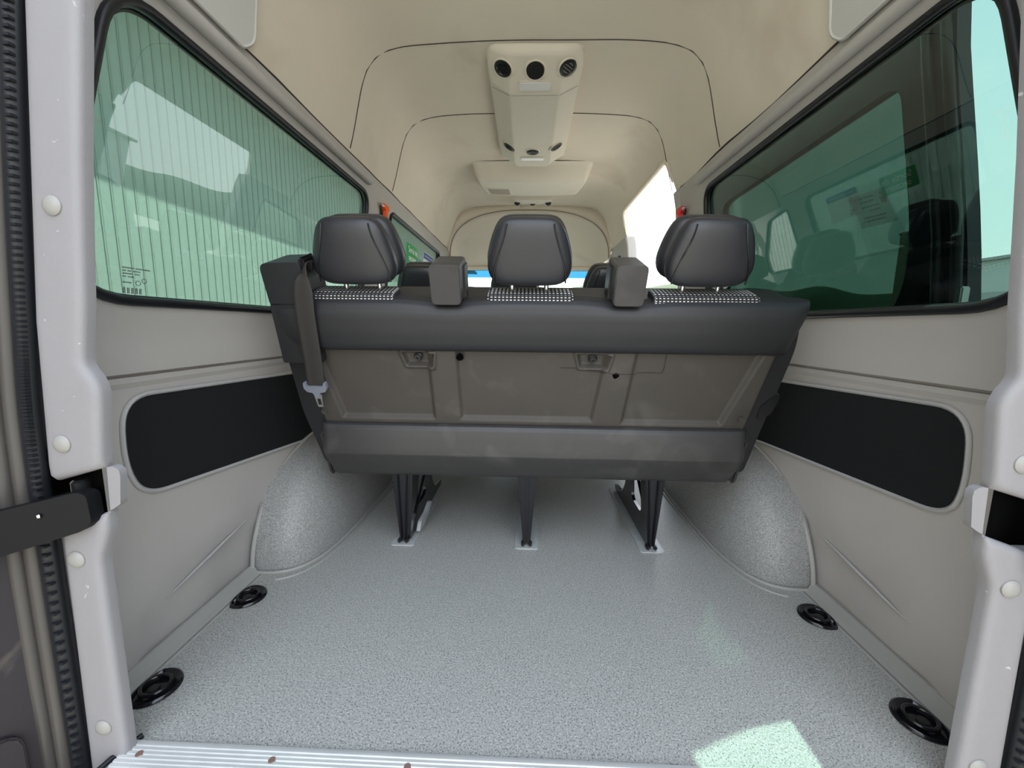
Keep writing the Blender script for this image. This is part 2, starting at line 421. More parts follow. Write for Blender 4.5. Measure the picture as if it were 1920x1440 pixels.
# ------------------------------------------------------------ windows
def window(nm, side, poly, wall, label=None):
    f = wl(side, False)
    W0 = empty(nm, (side*.83, sum(p[0] for p in poly)/len(poly), 1.1)); tag(W0, kind='structure')
    gk = [f(a, b, .002) for a, b in poly]
    tube('gasket', gk, .0105, RUBBER, W0, 8, True)
    cx = sum(p[0] for p in poly)/len(poly); cy = sum(p[1] for p in poly)/len(poly)
    tube('inner_lip', [f(cx+(a-cx)*.984, cy+(b-cy)*.968, -.012) for a, b in poly], .005, RUBBER, W0, 6, True)
    flat = lambda a, b, w: Vector((side*(.884-.150*(b-.83)+w), a, b))
    g = panel2d('pane', [(cx+(a-cx)*1.01, cy+(b-cy)*1.02) for a, b in poly], [], .5, flat, G_TINT, W0, thick=.004)
    return W0
w1 = window('window_1', -1, WINR, wall_left)
w2 = window('window_2', -1, WINF, wall_left)
w3 = window('window_3', 1, WINRR, wall_right)
w4 = window('window_4', -1, roundpoly(WINC, .05), wall_left)
w5 = window('window_5', 1, roundpoly([(3.62, .85), (4.42, .85), (4.42, 1.02), (4.2, 1.36), (3.62, 1.40)], .05), wr2)
for w in (w4, w5):
    for c in w.children:
        if c.name.startswith('pane'): c.data.materials[0] = G_CLEAR
# etched glass marking, rear left pane
f = wl(-1, False)
def glassmark(a, b): return f(a, b, -.006)
def strip(bm, a0, b0, a1, b1):
    v = [bm.verts.new(glassmark(x, y)) for x, y in ((a0, b0), (a1, b0), (a1, b1), (a0, b1))]; bm.faces.new(v)
bm = bmesh.new(); ty = .895; tx = .828
for row, segs in enumerate([[(0, .026), (.029, .062)], [(0, .008), (.011, .02), (.023, .04)], [(.001, .022), (.027, .038)], [(0, .008), (.011, .026)], [], [(0, .02)]]):
    for s0, s1 in segs:
        x = s0
        while x < s1-.001:
            strip(bm, tx+x, ty-.0060*row, tx+min(s1, x+.0022), ty-.0060*row-.0028); x += .0028
for k in range(14):
    if k % 3 != 2: strip(bm, tx+.003*k, ty-.054, tx+.003*k+.0022, ty-.042)
for cx, cz in ((.034, -.031), (.048, -.025)):
    for k in range(12):
        a = 2*math.pi*k/12; strip(bm, tx+cx+.0055*math.cos(a)-.001, ty+cz+.0045*math.sin(a)-.001, tx+cx+.0055*math.cos(a)+.001, ty+cz+.0045*math.sin(a)+.001)
mk = finish(bm, 'etched_marking', GREYP, w1); mk['label'] = 'small black etched glass marking with code bars'

# ------------------------------------------------------------ floor
FX = .868
tag(box('floor', (0, 2.615, -.02), (2*FX, 3.97, .04), FLOOR), kind='structure')
fl = bpy.data.objects['floor']
for s in (-1, 1):
    for dx, r in ((.016, .006), (.040, .004)):
        tube('floor_welt', [(s*(FX-dx), t, .001) for t in (.66, .9, 1.145)], r, WELT, fl, 6)
    bm = bmesh.new()
    add_prism(bm, [(.835, 0), (.868, 0), (.868, .028), (.862, .028), (.85, .008), (.835, .004)], .66, 1.15, lambda a, b, w: Vector((s*a, w, b)))
    finish(bm, 'floor_cove', WELT, fl)
# wheel arches
def arch(side):
    a_, b_, c_ = .200, .47, .345; n_ = 3.6; m_ = 2.3; ct = 1.625
    def foot(q):
        co, si = math.cos(q), math.sin(q)
        return a_*abs(si)**(2/n_), -b_*math.copysign(abs(co)**(2/n_), co)
    def P(u, v, off=0):
        q = math.pi*u; x, t = foot(q); w = math.pi/2*v
        k = math.cos(w)**(2/m_) if v < 1 else 0; zz = c_*math.sin(w)**(2/m_)
        return Vector((side*(.869-x*k*(1+off)), ct+t*k*(1+off), zz*(1+off)))
    def P2(u, v): return P(u, v)
    o = grid('wheel_arch', P2, 48, 20, ARCH)
    tag(o, 'grey speckled %s wheel arch cover bulging under the rear bench end' % ('left' if side < 0 else 'right'), 'wheel arch')
    tube('floor_welt', [P(i/40, 0, .02)+Vector((0, 0, .003)) for i in range(41)], .006, WELT, o, 6)
    tube('floor_welt', [P(i/40, 0, .10)+Vector((0, 0, .002)) for i in range(3, 38)], .0035, WELT, o, 6)
    tube('wall_piping', [Vector((side*.862, ct-(b_+.010)*math.cos(math.pi*i/40)**1 if True else 0, max(.003, (c_+.01)*math.sin(math.pi*i/40)**(1)))) for i in range(41)], .007, WELT, o, 6)
    tube('wall_piping', [Vector((side*.858, ct-(b_-.030)*math.cos(math.pi*i/40), max(.003, (c_-.022)*math.sin(math.pi*i/40)))) for i in range(41)], .005, ARCH, o, 6)
arch(-1); arch(1)
# sills
bm = bmesh.new()
prof = [(.665, 0.0), (.665, .006)]
for k in range(7):
    t = .66-.0075*k; prof += [(t, .0075), (t-.0045, .0075), (t-.0045, .0055), (t-.0070, .0055)]
prof += [(.600, .004), (.590, -.004), (.586, -.03), (.592, -.03), (.598, -.002)]
sil = bmesh.new(); add_prism(sil, prof, -.735, .735, lambda a, b, w: Vector((w, a-.036, b)))
sill = finish(sil, 'door_sill_strip', ALU); tag(sill, 'ribbed aluminium sill strip along the rear edge of the floor', 'sill strip')
for x in (-.70, -.455, -.21, .03, .27, .51, .70):
    lathe('screw', [(.0065, 0), (.006, .0015), (.003, .002), (0, .001)], (x, .604, .0065), (0, 0, 1), PINK, sill, 12)
tube('edge_seal', smoothpath([(x_, t_-.036, z_) for x_, t_, z_ in [(-.728, .675, .004), (-.747, .63, .002), (-.752, .60, -.004), (-.735, .582, -.016), (-.70, .58, -.024), (0, .58, -.026), (.70, .58, -.024), (.735, .582, -.016), (.752, .60, -.004), (.747, .63, .002), (.728, .675, .004)]], 5), .005, RUBBER, sill, 8)
st = box('cross_strip', (0, 2.065, .003), (1.70, .035, .006), STEEL, bevel=.002); tag(st, 'narrow polished metal strip across the floor beyond the rear bench', 'floor strip')
for x in (-.35, -.1, .15, .4): lathe('screw', [(.006, 0), (.004, .002), (0, .002)], (x, 2.065, .006), (0, 0, 1), PINK, st, 10)
# body edge under the sill (bumper step)
tag(box('trim_3', (0, .50, -.17), (1.7, .05, .24), FLANGE, bevel=.01), kind='structure')

# ------------------------------------------------------------ headliner
PR = [(.778, 1.500), (.762, 1.545), (.735, 1.63), (.712, 1.70), (.690, 1.757), (.663, 1.805), (.615, 1.848), (.56, 1.868), (.49, 1.880), (.35, 1.889), (.2, 1.893), (0, 1.895)]
prof = [Vector(p) for p in PR]; full = smoothpath([(x, z, 0) for x, z in PR], 5)
full = [(p.x, p.y) for p in full]; full = full+[(-x, z) for x, z in full[-2::-1]]
cum = [0]
for a, b in zip(full, full[1:]): cum.append(cum[-1]+math.hypot(a[0]-b[0], a[1]-b[1]))
SL = cum[-1]
import bisect
def hp(s, t, w=0):
    s = max(0, min(SL, s)); i = min(len(full)-2, max(0, bisect.bisect(cum, s)-1)); k = (s-cum[i])/(cum[i+1]-cum[i])
    x = full[i][0]*(1-k)+full[i+1][0]*k; z = full[i][1]*(1-k)+full[i+1][1]*k
    dx = full[i+1][0]-full[i][0]; dz = full[i+1][1]-full[i][1]; l = math.hypot(dx, dz)
    nx, nz = dz/l, -dx/l      # outward
    wav = .004*noise.noise((s*2.5, t*1.7, 3)) if .1 < s < SL-.1 else 0
    # headliner narrows gently towards the cab
    return Vector((x+nx*(w+wav), t, z+nz*(w+wav)))
sdoor = next(cum[i] for i in range(len(full)) if full[i][1] > 1.665)
oh = [(0, .64)]
edge = lambda t: .008+.010*noise.noise((t*3.1, 7, 1))
oh = [(edge(.64+.1*i), .64+.1*i) for i in range(17)]
notch = [(0.002, 2.30), (.06, 2.305), (sdoor-.03, 2.325), (sdoor-.006, 2.34), (sdoor, 2.38), (sdoor, 3.26), (sdoor-.02, 3.31), (.06, 3.36), (0.002, 3.38)]
oh += notch+[(.01, 3.6), (.01, 3.92)]+[(SL-.01, 3.92)]+[(SL-edge(5+.1*i), 3.9-.1*i) for i in range(33)]
ceiling = panel2d('ceiling', oh, [], .06, lambda s, t, w: hp(s, t, w), HEAD, thick=.03); tag(ceiling, kind='structure')
for nm, t in (('seam', 1.752), ('seam', 2.325)):
    ss = [SL*i/90 for i in range(91)]
    t -= .03 if t > 2.3 else 0
    # ends of each seam curl forward a little at the side rail
    tube('seam', [hp(s, t+(.05*sm(.40, 0, min(s, SL-s))), -.0012) for s in ss if .01 < s < SL-.01], .0019, SEAMM, ceiling, 6)
tube('seam', [hp(edge(.64+.1*i)+.0, .64+.1*i, .0) for i in range(17)], .0035, SEAMM, ceiling, 6)
tube('seam', [hp(SL-edge(5+.1*i), 3.9-.1*i, .0) for i in range(33)], .0035, SEAMM, ceiling, 6)
# raised edge around the sliding door cut-out
_dn = []
for (a0, b0), (a1, b1) in zip(notch[1:-2], notch[2:-1]): _dn += [(a0+(a1-a0)*k/8, b0+(b1-b0)*k/8) for k in range(8)]
tube('door_surround', [hp(a, b, .002) for a, b in _dn], .012, HEAD, ceiling, 8)
# arched end over the cab, sloping to the windscreen header
def dome(u, v):
    a = math.pi*u; c_, s_ = math.cos(a), math.sin(a)
    k = 1-v
    x = .745*math.copysign(abs(c_)**.75, c_); z0 = 1.43+.425*abs(s_)**.8
    zt = 1.415 if True else 0
    # v=0 at arch rim, v=1 at header
    z = z0*(1-v)+(1.40)*v; t = 3.93+.52*v+.05*math.sin(math.pi*v)
    return Vector((x*(1-.08*v), t-.03*math.sin(math.pi*v)*abs(s_), z+.03*math.sin(math.pi*v)*abs(s_)))
dm = grid('ceiling', dome, 48, 12, HEAD); tag(dm, kind='structure')
so_ = dm.modifiers.new('thickness', 'SOLIDIFY'); so_.thickness = .02; so_.offset = 1
tube('seam', [dome(i/48, 0)-Vector((0, .003, 0)) for i in range(49)], .0028, mat('seam_light_gap', (.20, .17, .14), .9), dm, 6)
# ring between headliner and dome rim
def ringf(u, v):
    s = .01+(SL-.02)*u; p = hp(s, 3.92); a = math.pi*u; q = dome(u, 0)
    return p.lerp(q, v)
rg = grid('ceiling', ringf, 60, 2, HEAD); tag(rg, kind='structure')
s2 = rg.modifiers.new('thickness', 'SOLIDIFY'); s2.thickness = .02; s2.offset = 1
hd = box('trim_4', (0, 4.46, 1.40), (1.52, .10, .035), HEAD, bevel=.012); tag(hd, kind='structure')
# rear header above the open rear doors
tag(prism('trim_5', [(x, z) for x, z in full[::3]]+[(-.84, 1.5), (-.84, 1.97), (.84, 1.97), (.84, 1.5)], .60, .66, lambda a, b, w: Vector((a, w, b)), POST), kind='structure')
# light grey corner covers
for s, nm in ((-1, 'left'), (1, 'right')):
    g = (lambda a, b, w: hp(a, b, w)) if s > 0 else (lambda a, b, w: hp(SL-a, b, w))
    bm_o = roundpoly([(-.005, .70), (.25, .70), (.25, 1.10), (.03, 1.165), (-.005, 1.13)], [.01, .01, .03, .02, .02], 4)
    o = panel2d('corner_cover', bm_o, [], .05, lambda a, b, w: g(a, b, -.022+w), COVER, thick=.020)
    tag(o, 'light grey plastic corner cover at the top %s rear of the headliner' % nm, 'corner cover')
    tube('edge', [g(a, b, -.018) for a, b in bm_o], .006, COVER, o, 6, True)

# windscreen and dash (mostly hidden beyond the seats)
ws = empty('window_6', (0, 4.6, 1.0)); tag(ws, kind='structure')
g1 = lambda a, b, w: Vector((a, 4.47+(1.385-b)*.55+w, b))
panel2d('pane', roundpoly([(-.80, .78), (.80, .78), (.74, 1.31), (-.74, 1.31)], .03), [], .3, g1, G_CLEAR, ws, thick=.005)
panel2d('sun_band', roundpoly([(-.74, 1.31), (.74, 1.31), (.72, 1.39), (-.72, 1.39)], .01), [], .3, g1, G_BLUE, ws, thick=.005)
for s in (-1, 1): tag(prism('trim_%d' % (7 if s < 0 else 8), [(.74, 1.46), (.80, 1.46), (.89, .80), (.80, .80)], 4.48, 4.54, lambda a, b, w: Vector((s*a, w+(1.4-b)*.5, b)), WALL, bevel=.008), kind='structure')
da = box('dashboard', (0, 4.60, .60), (1.66, .36, .34), BLACKP, bevel=.06, seg=4); tag(da, 'black dashboard below the windscreen at the far end', 'dashboard')
tag(box('wall_front', (0, 4.83, .20), (1.74, .04, 1.10), BLACKP), kind='structure')

# ------------------------------------------------------------ rear door posts
PIN = [(.722, -.09), (.720, .385), (.708, .415), (.700, .44), (.694, .57), (.682, .672), (.688, .692), (.704, .715), (.690, .80), (.678, .905), (.664, 1.02), (.638, 1.2), (.598, 1.5), (.57, 1.66)]
POUT = [(.658, 1.63), (.687, 1.43), (.718, 1.215), (.772, .78), (.788, .545), (.786, .518), (.685, .548), (.675, .54), (.674, .530), (.680, .482), (.700, .468), (.778, .440), (.782, .42), (.796, -.06)]
def post(side, nm):
    K0 = .968
    P = roundpoly(PIN+POUT, [0, .01, .01, 0, 0, .008, .008, .01]+[0]*10+[.01, .012, .008, 0, 0, 0, .02, .01, .01, 0], 2)
    f = lambda a, b, w: Vector((side*a, .600+w, b))
    def pf(a, b, w):
        if w: return Vector((side*a, .622, b))
        d = min(1, ldist((a, b), P)/.013) if True else 1
        d = max(0, d); return Vector((side*a, .600+.010*(1-math.sqrt(max(0, 1-(1-d)**2))), b))
    o = panel2d(nm, P, [], .012, pf, POST, thick=1, ang=55, rings=(.0015, .004, .008, .013)); tag(o, kind='structure')
    for (x, z) in ((.736, .955), (.777, .580), (.782, .374), (.779, .041)) if side < 0 else ((.768, .374), (.773, .042), (.751, .581), (.72, .95)):
        lathe('screw_cap', [(.0145, 0), (.0145, .002), (.012, .0045), (.006, .006), (0, .0065)], (side*x*K0, .600, H+(z-H)*K0), (0, -1, 0), CAPM, o, 20)
    # dark hinge pocket behind the cut-out and the body return towards the wall
    prism('hinge_pocket', [(.716, .621), (.724, .621), (.80, .655), (.868, .655), (.868, .69), (.798, .69)], .43, .575, lambda a, b, w: Vector((side*a, b, w)), mat('hole_black', (.003, .003, .003), 1, spec=0), o)
    for z0, z1 in ((-.1, .43), (.575, 1.62)):
        prism('post_return', [(.735, .619), (.868, .619), (.868, .662), (.79, .662)], z0, z1, lambda a, b, w: Vector((side*(a-(.10*max(0, w-.8) if a < .8 else 0)), b, w)), POST, o)
    return o
pl = post(-1, 'trim_9'); pr = post(1, 'trim_10')
# rubber seals and painted flange on the left
def outer(side, dx, t):
    K = [(.640, 1.63), (.718, 1.215), (.772, .78), (.790, .51), (.796, -.12)]
    return smoothpath([(side*(x+dx), t, z) for x, z in K], 10)
for s, nm in ((-1, 'left'), (1, 'right')):
    bm = bmesh.new(); add_tube(bm, outer(s, .018, .606), .014, 8)
    sp_ = outer(s, .010, .594)
    o = finish(bm, 'door_seal', RUBBER, None, True, 60)
    tag(o, 'black ribbed rubber door seal beside the %s rear post' % nm, 'door seal')
    bm = bmesh.new()
    P = []
    for a, b in zip(sp_, sp_[1:]):
        for k in range(4): P.append(a.lerp(b, k/4))
    for p in P: add_box(bm, tuple(p), (.010, .008, .004), .0)
    r = finish(bm, 'rib', RUBBER, o); r['kind'] = 'stuff'
    for q, (dx, tt, rr) in enumerate(((.042, .602, .012), (.062, .594, .012))):
        fo = tube('body_flange', outer(s, dx, tt), rr, FLANGE, o, 8)
# open rear door, left: swung outwards
dr = empty('door_1', (-.93, .55, 0)); tag(dr, kind='structure')
fd = lambda a, b, w: Vector((-.855-.35*a+(.13 if b > .8 else 0)*0, .585-.94*a, b))+Vector((-.94, .35, 0))*w
panel2d('lining', rrect(0, -.15, .75, 1.6, .05, 4), [], .2, fd, DOORP, dr, thick=.05)
prism('lining_step', rrect(.02, -.14, .72, .10, .03, 3), -.012, .0, fd, DOORP, dr, .003)
# check strap arm from pocket to the open door
arm = bmesh.new()
ap = roundpoly([(-.722, .512), (-.712, .505), (-.710, .458), (-.722, .446), (-1.02, .365), (-1.02, .450)], .006, 3)
add_prism(arm, [(-a, b) for a, b in ap], 0, .022, lambda a, b, w: Vector((-a, .585-(a-.72)*.42+w, b)), .004)
STRAP = mat('strap_black', (.005, .005, .006), .5, spec=.2)
ao = finish(arm, 'door_check_strap', STRAP); tag(ao, 'flat black door check arm reaching out of the left post pocket', 'check arm')
lathe('pivot', [(.014, 0), (.014, .10), (.010, .104), (0, .104)], (-.765, .630, .412), (0, 0, 1), BLACKP, ao, 16)
lathe('rivet', [(.004, 0), (.003, .003), (0, .003)], (-.765, .565, .480), (-.4, -1, 0), CHROME, ao, 12)
arm = bmesh.new()
add_prism(arm, roundpoly([(.768, .495), (.758, .485), (.758, .430), (.768, .420), (1.02, .335), (1.02, .425)], .006, 3), 0, .022, lambda a, b, w: Vector((a, .575-(a-.75)*.42+w, b)), .004)
ao2 = finish(arm, 'door_check_strap', STRAP); tag(ao2, 'flat black door check arm reaching out of the right post pocket', 'check arm')
lathe('rivet', [(.007, 0), (.004, .003), (0, .003)], (.775, .563, .478), (.4, -1, 0), CHROME, ao2, 12)
dr2 = empty('door_2', (.93, .55, 0)); tag(dr2, kind='structure')
fd2 = lambda a, b, w: Vector((.865+.45*a, .575-.89*a, b))+Vector((.89, .45, 0))*w
panel2d('lining', rrect(0, -.15, .75, 1.6, .05, 4), [], .2, fd2, DOORP, dr2, thick=.05)

# ------------------------------------------------------------ open sliding door, slid back outside the right wall
sdo = empty('door_3', (1.0, 1.6, 0)); tag(sdo, kind='structure')
def fs(a, b, w):
    x = .985-.075*sm(.8, 1.7, b)*1.0
    return Vector((x+w-.01, a, b))
swin = roundpoly([(1.15, .80), (1.10, .95), (1.145, 1.40), (2.08, 1.375), (2.08, .80)], [.10, .15, .05, .06, .05], 7)
panel2d('door_panel', [(.935, -.05), (.955, .85), (.985, 1.15), (1.010, 1.40), (1.02, 1.66), (2.20, 1.66), (2.20, -.05)], [swin], .08, fs, RUBBER, sdo, thick=.030)
panel2d('pane', [(1.565+(a-1.565)*1.02, 1.08+(b-1.08)*1.03) for a, b in swin], [], .5, lambda a, b, w: fs(a, b, w+.02), G_DOOR, sdo, thick=.004)
for tt in (.015, .06): tube('edge_rib', [fs((.935+.020*b/.85 if b < .85 else .955+.10*(b-.85))+tt, b, -.004) for b in (.0, .4, .8, 1.0, 1.2, 1.4, 1.6)], .012, BLACKP, sdo, 8)
box('latch', (.955, .950, .860), (.02, .018, .04), STEEL, sdo, .003)
# notice in a clear sleeve taped on the sliding door glass (text seen from its back)
nt_ = empty('window_notice', (.955, 1.25, 1.15)); tag(nt_, 'white printed notice in a clear sleeve on the sliding door glass', 'notice')
def fn_(a, b, w):
    c_, s_ = math.cos(-.05), math.sin(-.05); x = a*c_-b*s_; y = a*s_+b*c_
    p = fs(1.222-(x*.66-.0)+y*.34, 1.12+y*.66, .0); p.x += -w; return p
prism('sheet', [(-.085, -.075), (.085, -.075), (.085, .075), (-.085, .075)], 0, .0008, fn_, PAPER, nt_)
bm = bmesh.new()
for i, (y, x0, x1) in enumerate(((.055, -.07, .03), (.035, -.05, .02), (.012, -.045, .045), (-.006, -.015, .035), (-.034, -.055, .05), (-.05, -.06, .045))):
    x = x0
    while x < x1:
        L_ = random.uniform(.008, .02); add_prism(bm, [(x, y-.003), (min(x1, x+L_), y-.003), (min(x1, x+L_), y+.003), (x, y+.003)], .0008, .0012, fn_); x += L_+.004
k = finish(bm, 'print_line', GREYP, nt_); k['kind'] = 'stuff'
prism('red_mark', roundpoly([(.050, .012), (.076, .012), (.076, .040), (.050, .040)], .003, 2), .0008, .0013, fn_, REDS, nt_)
prism('red_mark', roundpoly([(.056, .048), (.070, .048), (.070, .062), (.056, .062)], .006, 3), .0008, .0013, fn_, REDS, nt_)
prism('sleeve', roundpoly([(-.10, -.20), (.10, -.20), (.10, .11), (-.10, .11)], .004, 2), .0014, .0018, fn_, glass('clear_sleeve', (.88, .9, .9), .06), nt_)

# ------------------------------------------------------------ floor anchor rings
def ring_anchor(x, t, side):
    e_ = empty('floor_anchor', (x, t, 0))
    def sh(k, z):
        pts = []
        for i in range(36):
            a = 2*math.pi*i/36; px = math.cos(a); py = math.sin(a)
            # D shape: flattened towards the wall
            rx = .050*k; ry = .049*k
            X = px*rx*(-side); X = min(X, .052*k) ; 
            if px < -.35: X = (-.35*rx)*(-side)+(px+.35)*rx*(-side)*.45
            pts.append(Vector((x+X, t+py*ry, z)))
        return pts
    bm = bmesh.new(); rings = [sh(1.0, .001), sh(.98, .006), sh(.90, .0075), sh(.80, .003), sh(.62, -.006 + .012), sh(.45, .002)]
    rings = [sh(1.0, .0005), sh(.99, .005), (sh(.92, .0075)), sh(.84, .0055), sh(.78, .0020), sh(.4, .0015)]
    V = [[bm.verts.new(p) for p in r] for r in rings]
    for A, B in zip(V, V[1:]):
        for i in range(36): bm.faces.new((A[i], A[(i+1) % 36], B[(i+1) % 36], B[i]))
    bm.faces.new(V[-1])
    finish(bm, 'dish', GLOSSB, e_, True, 50)
    tube('tie_ring', [Vector((x-side*.004+.026*math.cos(2*math.pi*i/24)*1.0, t+.026*math.sin(2*math.pi*i/24), .008)) for i in range(24)], .0045, GLOSSB, e_, 8, True)
    lathe('bolt', [(.011, 0), (.011, .004), (.006, .006), (0, .0065)], (x-side*.002, t-.004, .002), (0, 0, 1), BLACKP, e_, 12)
    return e_
for x, t, s, lb in ((-.803, 1.035, -1, 'black oval floor anchor ring by the left wall, nearer the bench'), (.803, 1.035, 1, 'black oval floor anchor ring by the right wall, nearer the bench'),
                    (-.800, .74, -1, 'black oval floor anchor ring beside the left rear post'), (.800, .74, 1, 'black oval floor anchor ring beside the right rear post')):
    a = ring_anchor(x, t, s); tag(a, lb, 'floor anchor', 'floor anchor rings')

# ------------------------------------------------------------ benches
def B0(u, v, w): return Vector((u, 1.300-.342*v-.94*w, .300+.94*v-.342*w))
def headrest(parent, cx, v0, B, wfront=0, detail=True):
    v0 -= .010
    """two cushion headrest; back shell seen from behind"""
    hr_parts = []
    def shell(hw_b, hw_t, h, w0, w1, vv0, roundness=2.6):
        def P(a, b):
            # a around, b from bottom to top
            q = 2*math.pi*a; s_ = .5-.5*math.cos(math.pi*b)
            k = (1-abs(2*s_-1)**3.2)**(1/3.2) if 0 < s_ < 1 else 0
            hw = (hw_b+(hw_t-hw_b)*sm(.25, 1, s_))
            cx_, sx = math.cos(q), math.sin(q)
            u = hw*math.copysign(abs(cx_)**(.62), cx_)*(k**.55 if k > 0 else 0); d = (w1-w0)/2*math.copysign(abs(sx)**.7, sx)*(k**.8 if k > 0 else 0)
            lean = .018*s_*s_
            return B(cx+u, vv0+h*s_, (w0+w1)/2+d+lean*0)
        return P
    P = shell(.112, .088, .170, -.060, .012, v0)
    o = grid('headrest', P, 40, 24, LEATHER, parent, closed_u=True, ang=180)
    P2 = shell(.118, .094, .166, -.125, -.045, v0+.004)
    grid('front_cushion', P2, 32, 18, LEATHER, o, closed_u=True, ang=180)
    if detail:
        for s in (-1, 1):
            pth = []
            for i in range(13):
                b = .06+.86*i/12; u = s*(.094-.036*sm(.1, 1, b)); k = (1-abs(2*b-1)**3.2)**(1/3.2)
                pth.append(B(cx+u, v0+.170*b, -.024+.036*max(.0, (1-(abs(u)/(.112-.026*sm(.25, 1, b)))**3.2))**.34*k**.8+.0008))
            tube('piping', pth, .0022, BLACKP, o, 6)
    for s in (-1, 1):
        tube('post', [B(cx+s*.047, v0-.055, -.045), B(cx+s*.047, v0+.02, -.045)], .0065, CHROME, o, 10)
        bb = bmesh.new(); add_prism(bb, rrect(cx+s*.047-.024, -.058, cx+s*.047+.024, -.030, .01, 3), v0-.045, v0-.032, lambda a, b, w: B(a, w, b), .003)
        finish(bb, 'post_sleeve', BLACKP, o)
    return o

bench = empty('rear_bench', (0, 1.35, 0)); tag(bench, 'three seat black bench seen from behind with grey plastic back panel', 'bench')
# padded body
body = bmesh.new()
outl = roundpoly([(-.698, -.005), (.722, -.005), (.752, .45), (.738, .53), (.720, .585), (-.70, .585), (-.724, .53), (-.730, .44), (-.728, .20)], [.02, .02, .04, .04, .03, .03, .03, .03, .03], 4)
add_prism(body, outl, -.14, -.024, B0, .018, 4); finish(body, 'backrest_body', VINYL, bench)
# upper vinyl band with shallow waves round the belt guides
def band(a, b):
    u = -.715+1.445*a
    vt = .588-.010*(math.exp(-((u+.225)/.09)**2)+math.exp(-((u-.258)/.09)**2))
    # b from bottom (behind) over the top to the front
    K = [(.438, .000), (.440, .012), (.452, .020), (.50, .026), (.55, .024), (vt-.012, .014), (vt, -.004), (vt+.004, -.03)]
    x = b*(len(K)-1); i = min(len(K)-2, int(x)); k = x-i
    v = K[i][0]*(1-k)+K[i+1][0]*k; w = K[i][1]*(1-k)+K[i+1][1]*k
    edge_ = sm(0, .018, a)*sm(1, .982, a)
    uu = u
    if v < .585: uu = u*(1-.03*sm(.58, .43, v))
    return B0(uu, v, w*(.3+.7*edge_)+.002*noise.noise((u*3, v*8, 1)))
grid('upper_cover', band, 80, 21, VINYL, bench, ang=180)
for s in (-1, 1):
    tube('stitch_line', [B0(s*(.735-.0*k)*1.0-(.0 if s > 0 else -.01)-s*.115*(k/8)**1.4, .56-.13*k/8, .010+.004*math.sin(k)) for k in range(9)][3:], .0012, PANEL, bench, 5)
# grey plastic back panel with recesses
REC = [[(-.628, .445), (-.292, .445), (-.292, .205), (-.585, .205)], [(-.215, .445), (.222, .445), (.195, .205), (-.212, .205)], [(.300, .445), (.655, .445), (.590, .200), (.285, .200)]]
BRK = [[(-.375, .430), (-.275, .430), (-.282, .385), (-.362, .385)], [(.132, .430), (.232, .430), (.222, .385), (.145, .385)]]
def pan(a, b):
    v = .155+.290*b; hw0, hw1 = -.660-.030*b*.3, .672+.03*b
    u = (-.652-.012*b)+(1.318+.040*b)*a
    w = .004
    for R_ in REC: w -= .013*sm(-.004, .010, ldist((u, v), R_))
    for R_ in BRK:
        d = ldist((u, v), R_); w += .010*sm(-.010, -.002, d)-.022*sm(-.002, .008, d)
    w -= .032*sm(.007, 0, min(a, 1-a))
    w += .0006*noise.noise((u*6, v*6, 2))
    return B0(u, v, w)
pn = grid('back_panel', pan, 330, 74, PANEL, bench, ang=180)
for u, v in ((-.327, .412), (.181, .412)):
    lathe('bolt', [(.013, 0), (.013, .003), (.009, .006), (.009, .010), (.005, .010), (.004, .006), (0, .006)], B0(u, v, -.013), Vector((0, -.94, -.342)), BLACKP, pn, 14)
for u, v in ((-.640, .225), (.642, .225)):
    lathe('screw', [(.011, 0), (.011, .002), (.008, .001), (.007, .004), (.003, .004), (0, .002)], B0(u, v, .003), Vector((0, -.94, -.342)), PANEL, pn, 14)
for (u, v, s_) in ((-.201, .418, 1.0), (.250, .366, .8)):
    bm = bmesh.new(); pts = [(u+s_*.012*math.cos(2*math.pi*i/11)*random.uniform(.7, 1.15), v+s_*.012*math.sin(2*math.pi*i/11)*random.uniform(.7, 1.15)) for i in range(11)]
    add_prism(bm, pts, .002, .0046, B0); h = finish(bm, 'torn_hole', mat('hole_black', (.003, .003, .003), 1, spec=0), pn); h['label'] = 'small torn black hole'
tube('patch_line', [B0(u, v, .0055-(.012 if not (.215 < u < .31) else 0)) for u, v in [(.09, .384), (.13, .384)]+[(.24+.013*i, .372) for i in range(6)]+[(.315+.01*i, .372) for i in range(8)]+[(.388, .39), (.388, .43)]], .0007, mat('scribe_line', (.03, .027, .024), .8), pn, 4)
# lower bolster
def low(a, b):
    K = [(.178, -.002), (.182, .012), (.180, .022), (.172, .030), (.150, .040), (.110, .056), (.095, .061), (.080, .060), (.05, .056), (.012, .048), (-.002, .040), (-.008, .028), (-.008, -.02), (-.004, -.10)]
    x = b*(len(K)-1); i = min(len(K)-2, int(x)); k = x-i
    v = K[i][0]*(1-k)+K[i+1][0]*k; w = K[i][1]*(1-k)+K[i+1][1]*k
    e_ = sm(0, .014, a)*sm(1, .986, a)
    u = (-.664+.012*sm(.1, 0, v))+(1.340-.03*sm(.1, 0, v))*a
    vm = .085; v = vm+(v-vm)*(.88+.12*e_)
    return B0(u, v+.010, w*(.15+.85*e_)+.0015*noise.noise((u*5, v*12, 4)))
grid('lower_bolster', low, 110, 52, SCUFF, bench, ang=180)
for s in (-1, 1):
    box('bolster_end', (s*.653+.006, .085, .012), (.02, .17, .06), SCUFF, bench, .008, B0)
# tweed top strips
for u0, u1 in ((-.600, -.372), (-.118, .112), (.325, .602)):
    bm = bmesh.new(); add_prism(bm, [(.572, -.006), (.592, -.006), (.599, -.014), (.601, -.030), (.601, -.075), (.572, -.075)], u0, u1, lambda a, b, w: B0(w, a, b+.006), .004); finish(bm, 'tweed_strip', TWEED, bench)
